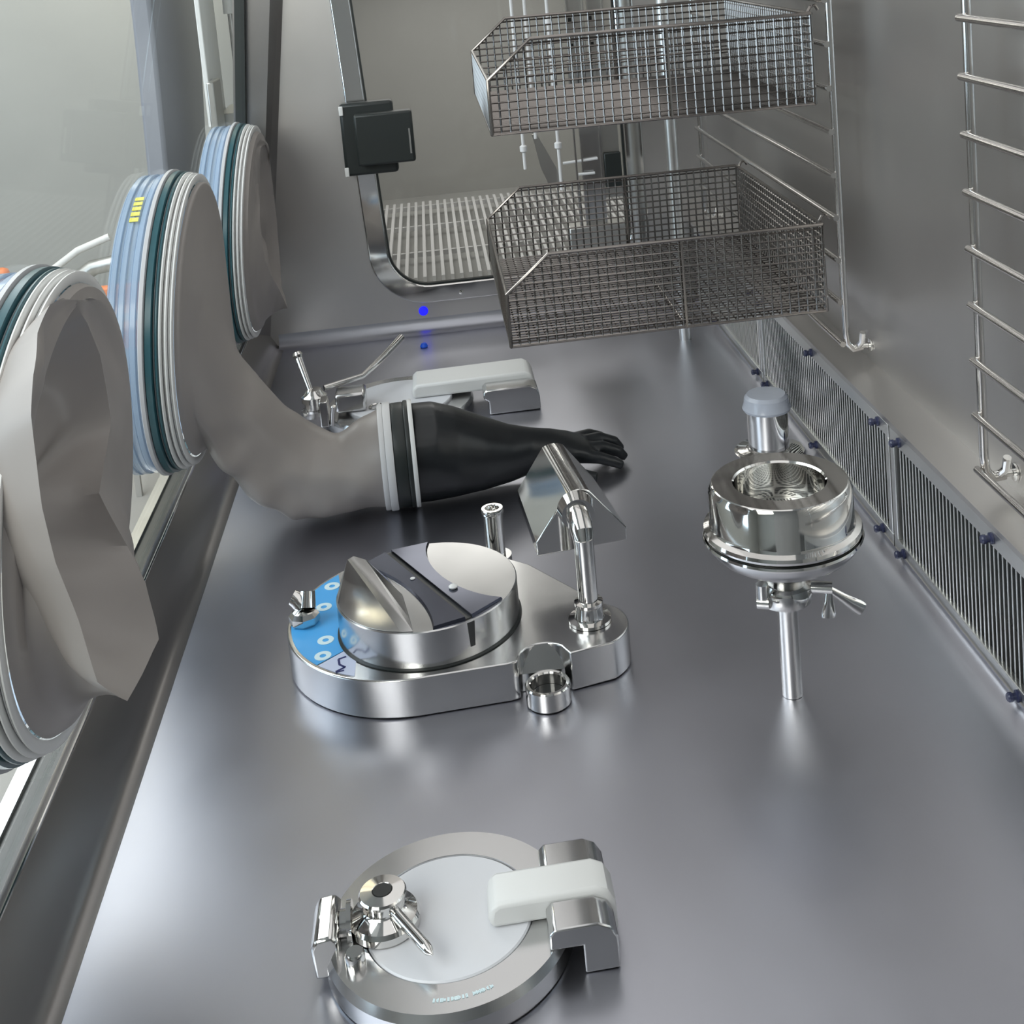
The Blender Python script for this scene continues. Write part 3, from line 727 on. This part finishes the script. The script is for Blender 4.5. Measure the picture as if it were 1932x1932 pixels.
# mirror post
m = MB(); m.lathe([(0, 0.0556), (0.030, 0.0556), (0.030, 0.060), (0.021, 0.061), (0.020, 0.064), (0.018, 0.078), (0.020, 0.080), (0.020, 0.084), (0.0138, 0.086), (0.0138, 0.176), (0.0, 0.177)], (0.150, 1.675, 0), n=32)
m.build('post', M_MIRROR, dv, ang=30)
m = MB(); m.path([(0.150, 1.675, 0.168), (0.150, 1.680, 0.184), (0.149, 1.694, 0.193), (0.148, 1.712, 0.195)], [0.0138, 0.0165, 0.0165, 0.0165], 20)
m.tube((0.1485, 1.706, 0.195), (0.148, 1.7285, 0.195), 0.023, 0.027, 32)
m.build('elbow', M_MIRROR, dv)
# prism head on the post: a polished wedge with a rounded ridge
m = MB()
def gable(cx_, cy_, ux, zb, zt, hw, skirt, rr=0.021):
    u = Vector((ux[0], ux[1], 0)).normalized()
    pts = [(-hw, zb), (hw, zb), (hw*1.0, zb+skirt)]
    for i in range(9):
        a = R(52+(128-52)*i/8); pts.append((rr*1.25*math.cos(a), zt-rr+rr*math.sin(a)))
    pts += [(-hw, zb+skirt)]
    return [Vector((cx_, cy_, 0))+u*p+Vector((0, 0, z)) for p, z in pts]
m.loops([gable(0.153, 1.730, (1, 0.10), 0.134, 0.222, 0.066, 0.020), gable(0.134, 1.900, (1, 0.10), 0.142, 0.226, 0.060, 0.018)])
m.build('prism_head', M_MIRROR, dv, bevel=0.0015, ang=22)
reloc(dv, (CX, CY, 0))

# ------------------------------------------------------------------ sampling head on a thin stem
fn = thing('sampling_funnel', 'round polished air sampling head on a thin steel stem, standing clear on the floor', 'air sampler')
FX, FY = 0.392, 1.523
m = MB(); m.lathe([(0, 0.0005), (0.0135, 0.0005), (0.0135, 0.118), (0.018, 0.135), (0.024, 0.142), (0, 0.143)], (FX, FY, 0), n=32); m.build('stem', M_MIRROR, fn, ang=30)
m = MB(); m.ringlathe([(0.0245, 0.132), (0.034, 0.133), (0.036, 0.140), (0.036, 0.148), (0.034, 0.155), (0.0245, 0.156)], (FX-0.002, FY, 0), n=40)
cl = m.build('clamp_ring', M_MIRROR, fn)
m = MB(); m.tube((FX-0.036, FY-0.02, 0.150), (FX-0.036, FY-0.02, 0.168), 0.008, n=16); m.tube((FX-0.042, FY-0.016, 0.143), (FX-0.028, FY-0.022, 0.143), 0.009, n=16); m.build('clamp_hinge', M_MIRROR, cl)
m = MB(); m.tube((FX+0.030, FY-0.012, 0.150), (FX+0.055, FY-0.022, 0.150), 0.008, n=16)
a = Vector((FX+0.050, FY-0.022, 0.150))
for dx, dz in ((-0.004, -0.036), (0.042, -0.032)):
    b = a+Vector((dx, -0.006, dz)); d = (b-a).normalized(); sv = d.cross(Vector((0, 1, 0))).normalized(); tv = d.cross(sv).normalized()
    m.loops([[a+(b-a)*t+sv*math.cos(2*PI*k/16)*w+tv*math.sin(2*PI*k/16)*h for k in range(16)] for t, w, h in ((0, 0.0045, 0.004), (0.4, 0.006, 0.004), (0.85, 0.0095, 0.004), (0.97, 0.009, 0.0035), (1.0, 0.007, 0.002))])
m.build('wing_nut', M_MIRROR, cl)
m = MB(); m.lathe([(0.0, 0.1435), (0.022, 0.1435), (0.026, 0.158), (0.034, 0.170), (0.055, 0.183), (0.085, 0.200), (0.096, 0.212), (0.098, 0.2195), (0, 0.2195)], (FX, FY, 0), n=80)
m.build('lower_bowl', M_SATIN, fn, ang=30)
m = MB(); m.ringlathe([(0.092, 0.2200), (0.1015, 0.2200), (0.1025, 0.2225), (0.1015, 0.2255), (0.092, 0.2255)], (FX, FY, 0), n=96); m.build('flange', M_MIRROR, fn)
m = MB(); m.ringlathe([(0.091, 0.2259), (0.0965, 0.2259), (0.0965, 0.2285), (0.091, 0.2285)], (FX, FY, 0), n=96); m.build('gasket', M_BLACK, fn)
m = MB(); m.ringlathe([(0.070, 0.2290), (0.1005, 0.2290), (0.1015, 0.232), (0.100, 0.236), (0.093, 0.239), (0.0915, 0.243), (0.0915, 0.284), (0.087, 0.2925), (0.0855, 0.2935), (0.060, 0.2935), (0.058, 0.291), (0.058, 0.2400), (0.070, 0.2380)], (FX, FY, 0), n=96)
m.build('head', M_MIRROR, fn, ang=28)
m = MB()
m.lathe([(0, 0.2400), (0.0575, 0.2400), (0.0575, 0.2440), (0, 0.2440)], (FX, FY, 0), n=64); m.build('sieve_plate', M_CHIP, fn)
m = MB()
for i in range(-13, 14):
    for j in range(-7, 8):
        x, y = i*0.0042, j*0.0075
        if x*x+y*y < 0.053**2: m.box(FX+x-0.0011, FX+x+0.0011, FY+y-0.0026, FY+y+0.0026, 0.2441, 0.2444)
o = m.build('sieve_slots', M_DARK, fn, smooth=False); o['kind'] = 'stuff'
reloc(fn, (FX, FY, 0))
# capped stub behind
pb_ = thing('capped_stub', 'short steel tube stub with a translucent plastic cap, beside the grille', 'port stub')
PX, PY = 0.570, 2.275
m = MB(); m.lathe([(0, 0.0005), (0.056, 0.0005), (0.064, 0.004), (0.066, 0.008), (0.058, 0.012), (0.044, 0.013), (0.0385, 0.016), (0.0385, 0.086), (0, 0.087)], (PX, PY, 0), n=64); m.build('tube', M_MIRROR, pb_, ang=30)
m = MB(); m.lathe([(0, 0.0875), (0.044, 0.0875), (0.046, 0.092), (0.043, 0.099), (0.041, 0.112), (0.036, 0.118), (0.010, 0.1195), (0, 0.119)], (PX, PY, 0), n=64); m.build('cap', M_CAP, pb_, ang=30)
reloc(pb_, (PX, PY, 0))

# ------------------------------------------------------------------ return air grilles along the right wall
def grille(ya, yb, label, knobs_t, knobs_b):
    t = thing('air_grille', label, 'grille', 'barred air grilles low along the right wall')
    m = MB(); x0, x1 = 0.6525, 0.662
    m.box(x0, x1, ya, yb, 0.188, 0.2100); m.box(x0, x1, ya, yb, 0.010, 0.030)
    m.box(x0, x1, ya, ya+0.016, 0.0301, 0.1879); m.box(x0, x1, yb-0.016, yb, 0.0301, 0.1879)
    m.build('grille_frame', M_GRILLE, t, bevel=0.001)
    m = MB(); y = ya+0.026
    while y < yb-0.020:
        m.tube((0.658, y, 0.0301), (0.658, y, 0.1879), 0.0012, n=8); y += 0.0125
    m.build('bars', M_GRILLE, t)
    for y, z in [(y, 0.199) for y in knobs_t]+[(y, 0.020) for y in knobs_b]:
        k = MB(); k.lathe([(0, 0), (0.0075, 0), (0.0075, 0.003), (0.0045, 0.004), (0.0045, 0.008), (0.006, 0.009), (0.006, 0.013), (0.0045, 0.015), (0, 0.015)], (0.6522, y, z), (-1, 0, 0), 20)
        o = k.build('thumbscrew', M_SCREW, t); o['label'] = 'dark blue thumbscrew'
    reloc(t, (0.6525, (ya+yb)/2, 0.002))
grille(0.60, 1.842, 'nearest air grille, its thin steel bars running out of view at the right edge', [1.48, 1.80], [1.0, 1.42, 1.80])
grille(1.848, 2.62, 'middle air grille, beside the capped tube stub', [1.89, 2.24, 2.58], [1.89, 2.24, 2.58])
grille(2.626, 3.27, 'farthest air grille, below the lower wire basket', [2.66, 3.20], [2.66, 3.05])

# ------------------------------------------------------------------ racks of rods on the right wall
def rack(ya, yb, posts, label, x=0.672, zb=0.262, hooks=()):
    t = thing('wall_rack', label, 'rack', 'rod racks on the right wall')
    for y in posts:
        m = MB(); m.path([(x+0.028, y, zb-0.010), (x+0.012, y, zb-0.012), (x+0.002, y, zb), (x, y, zb+0.02), (x, y, 1.30)], 0.0062, 12)
        m.build('post', M_ROD, t)
    z = zb; k = 0
    while z < 1.30:
        m = MB(); m.tube((x-0.008, ya, z), (x-0.008, yb, z), 0.0052, n=12); m.build('rung', M_ROD, t); z += 0.0745
    for y in hooks:
        m = MB(); m.lathe([(0, 0), (0.012, 0), (0.012, 0.003), (0.005, 0.004), (0.005, 0.030), (0, 0.030)], (0.7145, y, zb-0.008), (-1, 0, 0), 16)
        m.path([(x+0.020, y, zb-0.008), (x+0.024, y-0.012, zb+0.004), (x+0.024, y-0.018, zb+0.022)], 0.0055, 10)
        m.build('wall_hook', M_MIRROR, t)
    reloc(t, (x, (ya+yb)/2, zb))
rack(2.085, 3.20, (2.09, 3.19), 'rod rack behind the two wire baskets', hooks=(2.09, 3.19))
rack(0.70, 1.545, (0.95, 1.54), 'empty rod rack at the right edge of the view', hooks=(1.54,))

# ------------------------------------------------------------------ wire baskets
def basket(zb, label):
    t = thing('wire_basket', label, 'basket', 'wire mesh baskets hung on the rack')
    x0, x1, ya, yb, h, hc = 0.095, 0.650, 2.12, 2.73, 0.155, 0.092
    zt = zb+h; cell = 0.0158; r = 0.0017
    def wire(m, a, b, rr=r):
        m.tube(a, b, rr, n=4, cap=False)
    def topz(x): return zt if x > x0+0.075 else zb+hc+(h-hc)*(x-x0)/0.075
    for y, nm in ((ya, 'front_mesh'), (yb, 'rear_mesh')):
        m = MB(); x = x0
        while x <= x1+1e-4: wire(m, (x, y, zb), (x, y, topz(x))); x += cell
        z = zb
        while z < zt:
            xs = x0 if z <= zb+hc else x0+0.075*(z-zb-hc)/(h-hc)
            wire(m, (xs, y, z), (x1, y, z)); z += cell*0.85
        m.build(nm, M_WIRE, t)
    m = MB(); x = x0
    while x <= x1+1e-4: wire(m, (x, ya, zb), (x, yb, zb)); x += cell
    y = ya
    while y <= yb+1e-4: wire(m, (x0, y, zb+0.002), (x1, y, zb+0.002)); y += cell
    m.build('bottom_mesh', M_WIRE, t)
    for xx, hh, nm in ((x0, hc, 'left_mesh'), (x1, h, 'right_mesh')):
        m = MB(); y = ya
        while y <= yb+1e-4: wire(m, (xx, y, zb), (xx, y, zb+hh)); y += cell
        z = zb
        while z < zb+hh: wire(m, (xx, ya, z), (xx, yb, z)); z += cell*0.85
        m.build(nm, M_WIRE, t)
    m = MB()
    for y in (ya, yb):
        m.path([(x0, y, zb), (x0, y, zb+hc), (x0+0.075, y, zt), (x1, y, zt), (x1, y, zb)], 0.0033, 8)
        m.tube((x0, y, zb), (x1, y, zb), 0.0022, n=8)
        m.tube((0.40, y, zb), (0.40, y, zt), 0.0028, n=8)
    m.tube((x0, ya, zb), (x0, yb, zb), 0.0026, n=8); m.tube((x0, ya, zb+hc), (x0, yb, zb+hc), 0.003, n=8)
    m.tube((x1, ya, zt), (x1, yb, zt), 0.0034, n=8); m.tube((x1, ya, zb), (x1, yb, zb), 0.0026, n=8)
    m.tube((0.40, ya, zb), (0.40, yb, zb), 0.0028, n=8)
    m.build('rim_wire', M_WIRE, t)
    for y in (ya+0.02, yb-0.02):
        m = MB(); m.path([(x1, y, zt), (x1+0.006, y, zt+0.010), (x1+0.014, y, zt+0.012), (x1+0.019, y, zt+0.004)], 0.003, 8); m.build('hook', M_WIRE, t)
    reloc(t, (0.37, 2.42, zb))
basket(0.314, 'lower wire mesh basket with cut-off corners, hung over the far floor')
basket(0.680, 'upper wire mesh basket with cut-off corners, at the top of the view')

# ------------------------------------------------------------------ things by the hatch
m = MB(); m.tube((0.560, 3.0, 0.0), (0.560, 3.0, ZC), 0.0145, n=24)
tag(m.build('support_pole', M_GRILLE), 'vertical polished steel pole rising from the floor behind the baskets', 'pole')
hg = thing('hanging_bracket', 'hanging steel brackets and perforated strips in front of the hatch glass', 'bracket')
for x, r_, za in ((0.208, 0.004, 0.45), (0.292, 0.004, 0.39)):
    m = MB(); m.tube((x-0.05*0, 3.05, za), (x, 3.05, ZC), r_, n=10)
    m.lathe([(0, -0.012), (0.009, -0.006), (0.009, 0.006), (0, 0.012)], (x, 3.05, 0.80 if x > 0.25 else 0.60), n=12)
    m.lathe([(0, -0.012), (0.009, -0.006), (0.009, 0.006), (0, 0.012)], (x, 3.05, 0.50), n=12)
    m.build('rod', M_RING, hg)
m = MB(); m.prism([(0.232, 0.53), (0.244, 0.53), (0.300, 0.41), (0.262, 0.405), (0.246, 0.45)], 0, 0.008, Matrix(((1,0,0,0),(0,0,1,3.06),(0,1,0,0),(0,0,0,1)))); m.build('gusset_plate', M_CHIP, hg)
m = MB(); m.tube((0.24, 3.0595, 0.52), (0.24, 3.0595, ZC), 0.004, n=8); m.build('rod', M_RING, hg)
def holed_strip(xa, xb, y, za, zb_, name):
    m = MB()
    m.box(xa, xb, y, y+0.004, za, zb_); m.box(xa, xa+0.003, y-0.014, y-0.0001, za, zb_); m.box(xb-0.003, xb, y-0.014, y-0.0001, za, zb_)
    o = m.build(name, M_CHIP, hg)
    z = za+0.03
    while z < zb_-0.02:
        m = MB(); m.box((xa+xb)/2-0.018, (xa+xb)/2-0.008, y-0.0006, y-0.0001, z, z+0.012)
        z += 0.062
        m.build('hole', M_DARK, o)  # thin dark plates stand in for the shade in the holes
holed_strip(0.335, 0.378, 3.05, 0.70, ZC, 'channel_strip'); holed_strip(0.386, 0.425, 3.05, 0.70, ZC, 'channel_strip')
m = MB(); m.box(0.330, 0.334, 3.046, 3.062, 0.30, 0.699); m.box(0.345, 0.349, 3.046, 3.062, 0.30, 0.699); m.box(0.3495, 0.392, 3.056, 3.062, 0.30, 0.699); m.box(0.3925, 0.397, 3.046, 3.062, 0.30, 0.699)
m.build('channel', M_SATIN, hg)
m = MB(); m.box(0.400, 0.442, 3.046, 3.085, 0.385, 0.47); o = m.build('sensor_block', M_BLACK, hg, bevel=0.003); o['label'] = 'black sensor block'
m = MB(); m.box(0.398, 0.440, 3.056, 3.064, 0.471, 0.699); m.box(0.398, 0.45, 3.05, 3.07, 0.36, 0.384); m.build('sensor_plate', M_CHIP, hg)
m = MB(); m.tube((0.300, 3.05, 0.455), (0.385, 3.05, 0.459), 0.0035, n=8); m.tube((0.335, 3.045, 0.425), (0.375, 3.045, 0.425), 0.0035, n=8); m.build('cross_rod', M_RING, hg)
m = MB(); m.box(0.30, 0.44, 3.03, 3.10, 0.20, 0.299); m.build('carriage', M_CHIP, hg, bevel=0.004)
reloc(hg, (0.33, 3.05, 0.2))

m = MB(); m.lathe([(0, 0), (0.009, 0), (0.010, 0.003), (0.006, 0.010), (0, 0.011)], (-0.077, 3.173, 0.0005), n=20)
tag(m.build('blue_plug', M_PLUG), 'tiny bright blue plug lying on the floor by the back wall', 'plug')
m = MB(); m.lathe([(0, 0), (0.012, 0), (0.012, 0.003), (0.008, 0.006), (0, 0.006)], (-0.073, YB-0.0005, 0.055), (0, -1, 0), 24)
tag(m.build('blue_glow_spot', M_BLUEGLOW), 'small blue glow low on the back wall, added in place of a reflection', 'reflection')  # glowing spot added for the blue reflection on the wall

# ------------------------------------------------------------------ outside the glass
m = MB()
colr = []
for i in range(13):
    z = 1.4-i*0.11
    t_ = max(0, (0.8-z)/0.5); y = 4.46-0.12*min(t_, 1.2)
    w = 0.31-0.06*min(1.2, t_)
    colr.append([Vector((-0.84, y-w, z)), Vector((-0.80, y-w*0.6, z)), Vector((-0.79, y+w*0.1, z)), Vector((-0.80, y+w, z)), Vector((-0.90, y+w, z)), Vector((-0.90, y-w, z))])
m.loops(colr)
o = tag(m.build('machine_column', M_COLUMN, bevel=0.01), 'curved grey metal column standing outside the window', 'column')
ws = thing('gas_strut', 'slim steel strut with end fittings outside the far end of the window', 'strut')
m = MB(); m.tube((-0.60, 4.15, 0.84), (-0.60, 4.17, 1.4), 0.020, n=20); m.build('cylinder', M_WHITE, ws)
m = MB(); m.tube((-0.60, 4.15, 0.55), (-0.60, 4.15, 0.8395), 0.008, n=14); m.build('piston_rod', M_ROD, ws)
m = MB(); m.box(-0.64, -0.57, 3.95, 4.20, 0.50, 0.5495); m.box(-0.64, -0.62, 3.80, 3.94, 0.50, 0.66); m.build('mount', M_CHIP, ws, bevel=0.004)
m = MB(); m.box(-0.66, -0.645, 3.88, 4.14, 0.52, 1.4); m.build('backing_strip', M_WHITE, ws, bevel=0.003)
reloc(ws, (-0.6, 4.1, 0.5))
m = MB(); m.path([(-1.66, 4.9, -0.12), (-1.47, 4.9, -0.09), (-1.36, 4.9, -0.02), (-1.24, 4.9, 0.02)], 0.014, 12)
tag(m.build('white_pipe', M_WHITE), 'pale pipe running slantwise outside the window behind the near ports', 'pipe')
m = MB(); m.path([(-1.60, 4.85, -0.21), (-1.45, 4.85, -0.17), (-1.30, 4.85, -0.08), (-1.22, 4.85, -0.07)], 0.03, 12)
tag(m.build('grey_hose', M_CHIP), 'dark grey hose below the pale pipe outside the window', 'hose')
m = MB(); m.box(-1.64, -1.56, 4.7, 4.76, -0.13, -0.02); 
tag(m.build('orange_clip', M_ORANGE, bevel=0.02), 'small orange clip above the nearest port, outside the window', 'clip')
br = thing('barrier', 'orange barrier with two panels seen through the middle port barrel', 'barrier')
m = MB(); m.box(-1.26, -1.08, 4.6, 4.64, -0.205, -0.10); m.build('panel', M_ORANGE, br, bevel=0.01)
m = MB(); m.box(-1.22, -1.08, 4.6, 4.64, -0.335, -0.235); m.build('panel', M_ORANGE, br, bevel=0.01)
for x in (-1.20, -1.11):
    m = MB(); m.box(x, x+0.02, 4.6405, 4.66, -0.8995, -0.11); m.build('post', M_ROOMFLOOR, br)
reloc(br, (-1.15, 4.64, -0.9))
